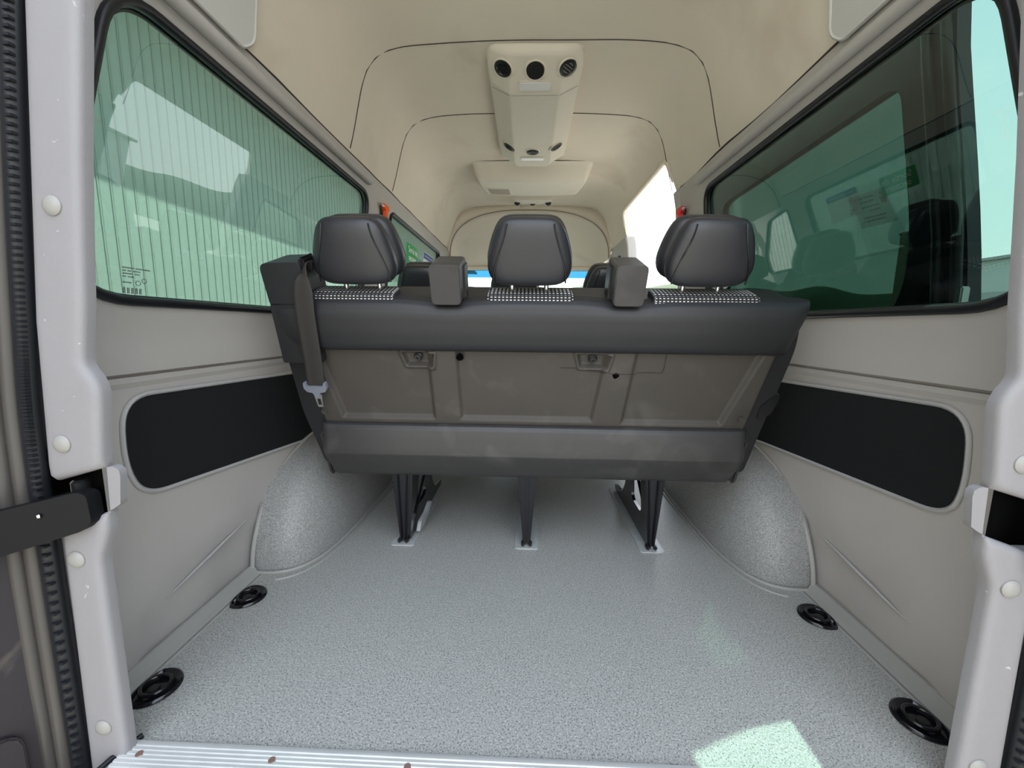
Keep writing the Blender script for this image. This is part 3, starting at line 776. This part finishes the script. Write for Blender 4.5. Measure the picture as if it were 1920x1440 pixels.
# belt guides
for u0, u1 in ((-.262, -.184), (.212, .290)):
    bm = bmesh.new()
    add_prism(bm, roundpoly([(u0, .580), (u1, .580), (u1+.001, .684), (u0-.001, .684)], [.012, .012, .012, .012], 4), -.085, .030, B0, .008, 3)
    o = finish(bm, 'belt_guide', SCUFF, bench)
    box('guide_cheek', (u1 if u0 < 0 else u0, .628, -.05), (.012, .09, .06), BLACKP, o, .004, B0)
bm = bmesh.new(); add_prism(bm, roundpoly([(-.708, .575), (-.600, .575), (-.600, .686), (-.708, .682)], [.006, .006, .014, .02], 4), -.10, .018, B0, .010, 3)
tw = finish(bm, 'belt_tower', VINYL, bench); tw['label'] = 'squared black belt tower'
bm = bmesh.new(); add_prism(bm, roundpoly([(-.716, .40), (-.60, .40), (-.602, .572), (-.708, .572)], [.004]*4, 2), -.09, .020, B0, .010, 3); finish(bm, 'tower_base', VINYL, bench)
box('belt_slot', (-.603, .66, -.03), (.016, .07, .07), BLACKP, bench, .006, B0)
# belt webbing: comes over tower and hangs in front of the back
def belt(a, b):
    K = [(-.612, .645, -.03, .022), (-.590, .678, -.005, .020), (-.588, .678, .018, .012), (-.592, .655, .030, .014), (-.595, .640, .034, .020), (-.598, .61, .037, .026), (-.604, .56, .040, .026), (-.611, .48, .040, .026), (-.622, .38, .036, .026), (-.629, .33, .034, .026)]
    x = b*(len(K)-1); i = min(len(K)-2, int(x)); k = x-i
    u, v, w, h = [K[i][j]*(1-k)+K[i+1][j]*k for j in range(4)]
    tw_ = .010*(a-.5)*2*sm(.45, .2, b)
    return B0(u+h*(2*a-1), v+(.010*(2*a-1) if b < .3 else 0), w+tw_+.0006*math.cos(a*9))
sb = grid('seat_belt', belt, 8, 54, BELT, bench, ang=180); md = sb.modifiers.new('thickness', 'SOLIDIFY'); md.thickness = .0016
bm = bmesh.new(); add_prism(bm, roundpoly([(-.662, .347), (-.656, .347), (-.652, .334), (-.606, .334), (-.602, .347), (-.596, .347), (-.594, .328), (-.602, .316), (-.618, .313), (-.622, .300), (-.636, .300), (-.640, .313), (-.656, .316), (-.664, .328)], .004, 3), .030, .042, B0, .002)
finish(bm, 'buckle_tongue', BUCKLE, sb)
panel2d('tongue_plate', roundpoly([(-.641, .306), (-.617, .306), (-.618, .296), (-.621, .262), (-.637, .262), (-.640, .296)], .003, 2), [rrect(-.634, .270, -.624, .291, .001, 2)], .02, lambda a, b, w: B0(a, b, .037-w), CHROME, sb, thick=.003)
# headrests
for cx in (-.468, -.006, .456): headrest(bench, cx, .632, B0)
# recline lever on right
bm = bmesh.new(); add_prism(bm, roundpoly([(.705, .255), (.74, .30), (.752, .30), (.752, .275), (.745, .235), (.72, .205), (.705, .21)], .008, 3), -.05, -.02, B0, .004); finish(bm, 'recline_lever', BLACKP, bench)
# seat cushions (front side)
for cx in (-.47, 0, .47):
    bm = bmesh.new(); add_box(bm, (cx, 1.63, .40), (.45, .48, .12), .03, seg=3); finish(bm, 'seat_cushion', VINYL, bench)
    bm = bmesh.new(); add_prism(bm, rrect(cx-.21, .04, cx+.21, .57, .04, 4), -.17, -.12, B0, .02, 3); finish(bm, 'back_cushion', TWEED, bench)
bm = bmesh.new(); add_box(bm, (0, 1.60, .325), (1.30, .42, .03), .006); finish(bm, 'seat_frame', GLOSSB, bench)
# legs
for i, cx in enumerate((-.444, .001, .443)):
    lg = bmesh.new()
    # rear column, pressed steel, tapering to the foot, with ribs
    for (x0t, x1t, x0b, x1b, t0, d) in ((-.040, .036, -.013, .013, 1.352, .03), (-.028, -.012, -.008, -.003, 1.338, .02), (.008, .024, .003, .008, 1.338, .02)):
        add_prism(lg, [(cx+x0b, .012), (cx+x1b, .012), (cx+x1t, .31), (cx+x0t, .31)], t0, t0+d, lambda a, b, w: Vector((a, w-.03*b, b)), .003)
    L0 = finish(lg, 'leg', GLOSSB, bench)
    sx = cx+(.012 if i == 0 else -.012 if i == 2 else 0)
    fan = (lambda s_: (lambda a, b, w: Vector((sx+w+s_*.06*b, a, b))))(1 if i == 0 else -1 if i == 2 else 0)
    panel2d('side_plate', roundpoly([(1.355, .012), (1.88, .012), (1.88, .035), (1.74, .055), (1.66, .13), (1.64, .31), (1.345, .31)], [.01, .01, .01, .03, .05, .0, .0], 4),
            [roundpoly([(1.43, .10), (1.57, .10), (1.56, .26), (1.44, .27)], .03, 4)], .08, fan, GLOSSB, L0, thick=.012)
    tube('stay', [fan(1.40, .09, .012), fan(1.60, .27, .016)], .006, GLOSSB, L0, 8)
    if i != 1:
        s_ = 1 if i == 0 else -1
        tube('latch_rod', [fan(1.56, .20, -.008*s_+.008), fan(1.58, .30, .0)+Vector((.02*s_, 0, 0))], .004, STEEL, L0, 8)
    for dx in (-.013, .013): box('foot_claw', (cx+dx, 1.352, .012), (.012, .028, .016), BLACKP, L0, .004)
    panel2d('foot_plate', roundpoly([(cx-.042, 1.330), (cx+.042, 1.330), (cx+.040, 1.90), (cx-.040, 1.90)], .012, 4), [], .1, lambda a, b, w: Vector((a, b, .0045-w)), mat('foot_plate_grey', (.42, .44, .43), .22, var=.2, vscale=60), L0, thick=.004)
    box('track', (cx, 1.64, .006), (.020, .46, .008), GLOSSB, L0, .002)
lv = bmesh.new(); add_prism(lv, roundpoly([(1.40, .015), (1.45, .022), (1.52, .05), (1.545, .075), (1.525, .085), (1.48, .06), (1.42, .05)], .01, 3), -.412, -.398, lambda a, b, w: Vector((w+.10*(a-1.4), a, b)), .003)
rl = finish(lv, 'release_lever', mat('grey_lever', (.32, .33, .34), .4), bench); rl['label'] = 'pale grey release lever'

# second row and cab seats
def seat(cx, t0, n, sp_, name, label, cat='seat', grp=None, top=.0):
    e_ = empty(name, (cx, t0, 0)); tag(e_, label, cat, grp)
    def Bm(u, v, w): return Vector((u, t0-.342*v-.94*w, .300+.94*v-.342*w))
    for k in range(n):
        x = cx+(k-(n-1)/2)*sp_; hw = sp_/2-.01 if n > 1 else .235
        bm = bmesh.new(); add_prism(bm, roundpoly([(x-hw, .0), (x+hw, .0), (x+hw-.01, .50), (x+hw-.06, .585), (x-hw+.06, .585), (x-hw+.01, .50)], [.02, .02, .05, .05, .05, .05], 4), -.15, 0, Bm, .025, 4); finish(bm, 'backrest', VINYL, e_)
        bm = bmesh.new(); add_box(bm, (x, t0+.30, .40), (2*hw, .50, .13), .035, seg=3); finish(bm, 'seat_cushion', VINYL, e_)
        headrest(e_, x, .635+top, Bm)
        for s in (-1, 1): bm = bmesh.new(); add_box(bm, (x+s*hw*.8, t0+.25, .17), (.04, .30, .34), .006); finish(bm, 'leg', GLOSSB, e_)
    return e_
seat(-.07, 2.13, 3, .44, 'middle_bench', 'dark three seat bench in the middle row ahead of the rear bench', 'bench')
seat(-.47, 3.30, 1, .5, 'driver_seat', 'dark single front seat at the left of the cab', 'seat', None)
seat(.28, 3.30, 2, .44, 'cab_bench', 'dark two seat bench at the right of the cab', 'bench')

# ------------------------------------------------------------ overhead air console
oc = empty('air_console', (.008, 2.4, 1.88)); tag(oc, 'long cream overhead air console with vents and lamps on the headliner', 'air console')
C0 = .008
def cons(a, b):
    # a across, b along; rear part slopes down to the flat underside
    t0, t1 = 1.770, 2.83
    t = t0+(t1-t0)*b
    hw = .205
    if b < .08: hw *= (.80+.20*math.sqrt(max(0, 1-((.08-b)/.08)**2)))
    if b > .88: hw *= 1-.40*((b-.88)/.12)
    u = 2*a-1
    dep = .022*min(1, b/.012)+.072*min(1, b/.17) if b < .92 else .094*(1-.5*((b-.92)/.08)**2)
    k = min(1, (1-abs(u))/.46); k2 = min(1, (1-abs(u))/.035)
    drop = dep*(.42*k2**.6+.58*k)
    if b <= 0 or b >= 1: drop = 0
    if abs(u) > .999: drop = 0
    step = .003*sm(.172, .178, b+.030*max(0, abs(u)-.5))
    zc = 1.897-.010*(abs(u*hw)/.35)**2
    return Vector((C0+u*hw, t, zc-drop-(.004 if drop > .02 else 0)+step))
ob = grid('housing', cons, 64, 120, CREAM, oc, ang=40)
def on_cons(x, b):
    p = cons((x/.205+1)/2, b); p2 = cons((x/.205+1)/2+.01, b); p3 = cons((x/.205+1)/2, b+.01)
    n = (p2-p).cross(p3-p).normalized()
    if n.z > 0: n = -n
    return p, n
def vent(x, b, r, swirl=True, tilt=None):
    p, n = on_cons(x, b)
    v = lathe('vent', [(r*1.22, 0), (r*1.22, .003), (r*1.10, .005), (r, .003), (r, .001)], p+n*.0005, n, CREAM, oc, 28)
    lathe('nozzle', [(r*.98, 0), (r*.96, .005), (r*.72, .007 if swirl else .0045), (r*.62, .003 if swirl else .0045), (0, .003 if swirl else .0045)], p+n*.001, n, BLACKP, v, 24)
    if swirl:
        u = n.orthogonal().normalized(); w = n.cross(u)
        for k in (-1, 0, 1): tube('louvre', [p+n*.007+w*(k*r*.32)+u*(-r*.55), p+n*.009+w*(k*r*.32), p+n*.007+w*(k*r*.32)+u*(r*.55)], .0018, GLOSSB, v, 6)
vent(-.135, .070, .037); vent(.135, .070, .037); vent(0, .072, .038, False)
vent(-.135, .69, .036); vent(.135, .69, .036); vent(0, .725, .036)
for b, L_ in ((.132, .074), (.815, .076)):
    p, n = on_cons(0, b)
    n = Vector((0, n.y, n.z)).normalized(); tv = Vector((0, -n.z, n.y))
    gl_ = lambda a, b2, w: Vector((C0, p.y, p.z))+Vector((a, 0, 0))+tv*b2+n*(w-.002)
    bm = bmesh.new(); add_prism(bm, rrect(-L_, -.026, L_, .026, .014, 4), 0, .006, gl_, .003); o = finish(bm, 'lamp', CREAM, oc)
    bm = bmesh.new(); add_prism(bm, rrect(-L_+.007, -.019, L_-.007, .019, .011, 4), .004, .009, gl_, .003); finish(bm, 'lens', LENS, o)
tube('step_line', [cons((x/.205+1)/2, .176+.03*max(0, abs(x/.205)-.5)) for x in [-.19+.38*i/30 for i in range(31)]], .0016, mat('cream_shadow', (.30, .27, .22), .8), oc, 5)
# cross unit behind it
cu_ = empty('cross_console', (.01, 3.2, 1.87)); tag(cu_, 'wide cream cross console ahead of the long air console', 'air console')
def cross(a, b):
    u = 2*a-1; t = 2.90+.44*b
    hw = .415-.04*sm(.3, 1, b)-.05*sm(.0, 1, b)*0
    dep = .10*sm(0, .20, b)*(1-.35*sm(.80, 1, b))
    k = sm(0, .12, 1-abs(u)); bow = .05*(1-u*u)
    zc = 1.893
    if b <= 0 or b >= 1 or abs(u) > .999: dep = 0
    return Vector((.01+u*hw, t+bow*(b*1.2-.1), zc-dep*k**.5-.006))
grid('housing', cross, 60, 40, CREAM, cu_, ang=45)
def on_cross(a, b, w):
    p = cross(a, b); return p+Vector((0, -.3*w, -w))
def cp(name, a0, a1, b0, b1, d, m):
    def g(x, y): return on_cross(a0+(a1-a0)*x, b0+(b1-b0)*y, d*min(1, 8*min(x, 1-x, y, 1-y)) if 0 < x < 1 and 0 < y < 1 else -.003)
    return grid(name, g, 16, 14, m, cu_, ang=40)
cp('frame', .07, .33, .42, .80, .004, CREAM)
cp('filter_grille', .085, .315, .46, .77, .006, mat('beige_grille', (.44, .38, .31), .8, bump=.6, bscale=900))
# far vent pod
fp = empty('far_vent_pod', (.03, 3.6, 1.86)); tag(fp, 'small cream vent pod with three black vents beyond the cross console', 'air console')
def pod(a, b):
    u = 2*a-1; t = 3.42+.24*b; hw = .215-.08*b
    dep = .085*sm(0, .25, 1-abs(u))*sm(0, .1, b)*sm(1.05, .5, b)
    if b <= 0 or b >= 1 or abs(u) > .999: dep = 0
    return Vector((.025+u*hw, t, 1.889-dep-.004))
grid('housing', pod, 30, 20, CREAM, fp)
for a, b in ((.14, .45), (.5, .62), (.86, .45)):
    p = pod(a, b); v = lathe('vent', [(.032, 0), (.032, .006), (.026, .008), (.024, .003), (0, .003)], p+Vector((0, 0, .003)), (0, -.4, -1), CREAM, fp, 20)
    lathe('nozzle', [(.024, 0), (.02, .010), (.010, .014), (0, .012)], p, (0, -.4, -1), BLACKP, v, 16)
lathe('sensor', [(.005, 0), (.004, .008), (0, .008)], pod(.62, .75), (0, -.3, -1), BLACKP, fp, 10)

# ------------------------------------------------------------ emergency hammers
def hammer(x, t, z, s, m, label):
    e_ = empty('emergency_hammer', (x, t, z)); tag(e_, label, 'hammer', 'emergency hammers')
    f = lambda a, b, w: Vector((x-s*w, t+a, z+b))
    bm = bmesh.new(); add_prism(bm, roundpoly([(-.018, -.07), (.018, -.07), (.02, .03), (.03, .05), (-.03, .05), (-.02, .03)], .005, 2), 0, .012, f, .003); finish(bm, 'bracket', BLACKP, e_)
    bm = bmesh.new(); add_prism(bm, roundpoly([(-.011, -.10), (.011, -.10), (.013, -.02), (.012, .028), (.034, .034), (.040, .045), (.034, .060), (-.030, .060), (-.036, .05), (-.030, .036), (-.013, .028), (-.013, -.02)], .005, 3), .010, .030, f, .004, 3); finish(bm, 'handle', m, e_)
    lathe('point', [(.009, 0), (.007, .012), (.0, .02)], f(-.032, .046, .020), (0, -1, 0), STEEL, e_, 10)
hammer(-.790, 2.22, 1.352, -1, ORANGE, 'orange emergency hammer on the left pillar behind the headrest')
hammer(.790, 2.20, 1.335, 1, RED, 'red emergency hammer on the right pillar by the door opening')

# ------------------------------------------------------------ stickers on the second left window
f = wl(-1, False)
st1 = prism('exit_sticker', [(2.72, 1.200), (2.98, 1.200), (2.98, 1.325), (2.72, 1.325)], 0, .0006, lambda a, b, w: f(a, b, .001+w-.006), GREENS)
tag(st1, 'green window sticker with white emergency exit wording on second left window', 'sticker')
sl = math.atan((wallx(0, .83)-wallx(0, 1.41))/.58)
def wm(t, z, off=.0): return Matrix.Translation(f(t, z, off)) @ Matrix.Rotation(math.pi/2, 4, 'Z') @ Matrix.Rotation(math.pi/2-sl*0, 4, 'X')
text('wording', 'Sortie de', .058, wm(2.85, 1.285, .003), WHITES, st1)
text('wording', 'secours', .058, wm(2.85, 1.235, .003), WHITES, st1)
st2 = prism('blue_sticker', [(3.16, 1.14), (3.46, 1.14), (3.46, 1.345), (3.16, 1.345)], 0, .0006, lambda a, b, w: f(a, b, .001+w-.006), WHITES)
tag(st2, 'white window notice with a blue header at the front of second left window', 'sticker')
prism('header', [(3.165, 1.295), (3.455, 1.295), (3.455, 1.34), (3.165, 1.34)], 0, .0006, lambda a, b, w: f(a, b, .002+w-.006), BLUES, st2)
text('pictogram', '!', .09, wm(3.24, 1.235, .003), REDS, st2); text('pictogram', '%', .07, wm(3.24, 1.17, .003), REDS, st2)
prism('header_line', [(3.19, 1.312), (3.42, 1.312), (3.42, 1.322), (3.19, 1.322)], 0, .0006, lambda a, b, w: f(a, b, .003+w-.006), mat('pale_blue_print', (.35, .4, .7), .5), st2)

# ============================================================ OUTSIDE
GZ = -.62
gr = pydata('ground', [(-80, -80, GZ), (80, -80, GZ), (80, 120, GZ), (-80, 120, GZ)], [(0, 1, 2, 3)], GRASS); tag(gr, kind='structure')
# corrugated hall wall on the left
def corr(u, v):
    t = -8+30*u; k = int(u*600) % 4
    return Vector((-4.6-(.0 if k in (0, 1) else .035), t, GZ+4.35*v))
vs = []; fs_ = []; n_ = 0
for i in range(290):
    t = -8+.11*i
    for dt, dx in ((0, 0), (.086, 0), (.089, .022), (.107, .022)): vs += [(-3.6-dx, t+dt, GZ), (-3.6-dx, t+dt, 3.9)]
for i in range(290*4-1): fs_.append((2*i, 2*i+2, 2*i+3, 2*i+1))
hall = empty('corrugated_hall', (-5, 5, GZ)); tag(hall, 'pale corrugated metal hall close beside the left windows', 'building')
cw = pydata('corrugated_sheet', vs, fs_, CORR, hall, smooth=False); mdd = cw.modifiers.new('thickness', 'SOLIDIFY'); mdd.thickness = .02
sl_ = bmesh.new()
for i in range(260): add_box(sl_, (-3.588, -4+.11*i+.0405, 1.6), (.016, .009, 4.4))  # thin darker strips stand in for shade in the sheet grooves
sj = finish(sl_, 'groove_shade', mat('groove_shade_grey', (.40, .40, .365), .8), hall); sj['kind'] = 'stuff'
box('eave', (-3.68, 8, 3.85), (1.34, 32, .12), EAVE, hall, .02)
box('gutter', (-2.98, 8, 3.84), (.14, 32, .14), EAVE, hall, .03)
# hill with trees, right and ahead
def hill(u, v):
    a = math.radians(-70+170*u); R_ = 70+25*v
    h = (7.5+2.5*math.sin(u*9)+1.5*noise.noise((u*30, 0, 0)))*math.sin(math.pi*min(1, v*1.1+.0))**.7 if v > 0 else 0
    h += .9*noise.noise((u*260, v*20, 1))*(1 if v > .1 else 0)
    return Vector((R_*math.cos(a), R_*math.sin(a)+8, GZ+h))
hl = grid('wooded_hill', hill, 260, 10, TREES, ang=180); tag(hl, kind='structure')
# wooden post outside right
wp = empty('wooden_post', (5.2, 5.9, GZ)); tag(wp, 'weathered square wooden post outside the right windows', 'post')
box('shaft', (5.2, 5.9, GZ+1.35), (.16, .16, 2.7), WOOD, wp, .015); box('cap', (5.2, 5.9, GZ+2.72), (.18, .18, .04), WOOD, wp, .01)
# white van parked further right
def vehicle(x, t, L_, w_, h_, ang, label, m=WHITE):
    e_ = empty('parked_van', (x, t, GZ)); tag(e_, label, 'van')
    c_, s_ = math.cos(ang), math.sin(ang)
    F_ = lambda a, b, w: Vector((x+c_*a-s_*w, t+s_*a+c_*w, GZ+b))
    prism('body', roundpoly([(-L_/2, .35), (L_/2, .35), (L_/2, .95), (L_/2-.75, 1.15), (L_/2-1.35, h_), (-L_/2, h_)], [.08, .1, .15, .1, .2, .15], 4), -w_/2, w_/2, F_, m, e_, .05, 3)
    for s in (-1, 1):
        prism('window', roundpoly([(L_/2-1.9, 1.2), (L_/2-1.0, 1.2), (L_/2-1.45, h_-.12), (L_/2-1.9, h_-.12)], .05, 3), s*(w_/2-.01), s*(w_/2+.01), F_, RUBBER, e_)
        for q in (-L_*.3, L_*.32):
            p = F_(q, .33, s*(w_/2-.06)); lathe('wheel', [(.33, -.1), (.33, .1), (.2, .11), (0, .11)], p, Vector((-s_*s, c_*s, 0)), BLACKP, e_, 20)
    return e_
vehicle(9.0, 7.0, 5.2, 1.9, 1.55, 1.35, 'low white van parked beyond the right windows')
vehicle(9.5, 1.0, 4.6, 1.9, 1.50, 1.50, 'white car like van parked furthest back outside the right windows')
# building with lettering on the right
bd = empty('lettered_building', (19, 15.5, GZ)); tag(bd, 'grey industrial building with dark lettering outside the right rear window', 'building')
box('wall', (21, 15.5, 1.5), (4, 9, 4.4), BLDG, bd, .02); box('roof', (21, 15.5, 3.75), (4.4, 9.4, .12), EAVE, bd, .02)
box('door', (18.98, 17.6, .9), (.05, 2.6, 3.0), EAVE, bd, .02)
text('lettering', 'ILRY', 1.0, Matrix.Translation((18.97, 14.5, 2.85)) @ Matrix.Rotation(-math.pi/2, 4, 'Z') @ Matrix.Rotation(math.pi/2, 4, 'X'), DARKB, bd, depth=.02)
# hall with pitched roof that shows mirrored in the left window
bd2 = empty('gabled_hall', (9, -6, GZ)); tag(bd2, 'grey gabled hall behind and right of the van', 'building')
prism('wall', [(-6, GZ), (4, GZ), (4, 3.4), (-1, 5.0), (-6, 3.4)], 10, 16, lambda a, b, w: Vector((w, a-6, b)), BLDG, bd2)
prism('roof', [(-6.3, 3.35), (-1, 5.05), (4.3, 3.35), (4.3, 3.5), (-1, 5.22), (-6.3, 3.5)], 9.7, 16.3, lambda a, b, w: Vector((w, a-6, b)), EAVE, bd2)
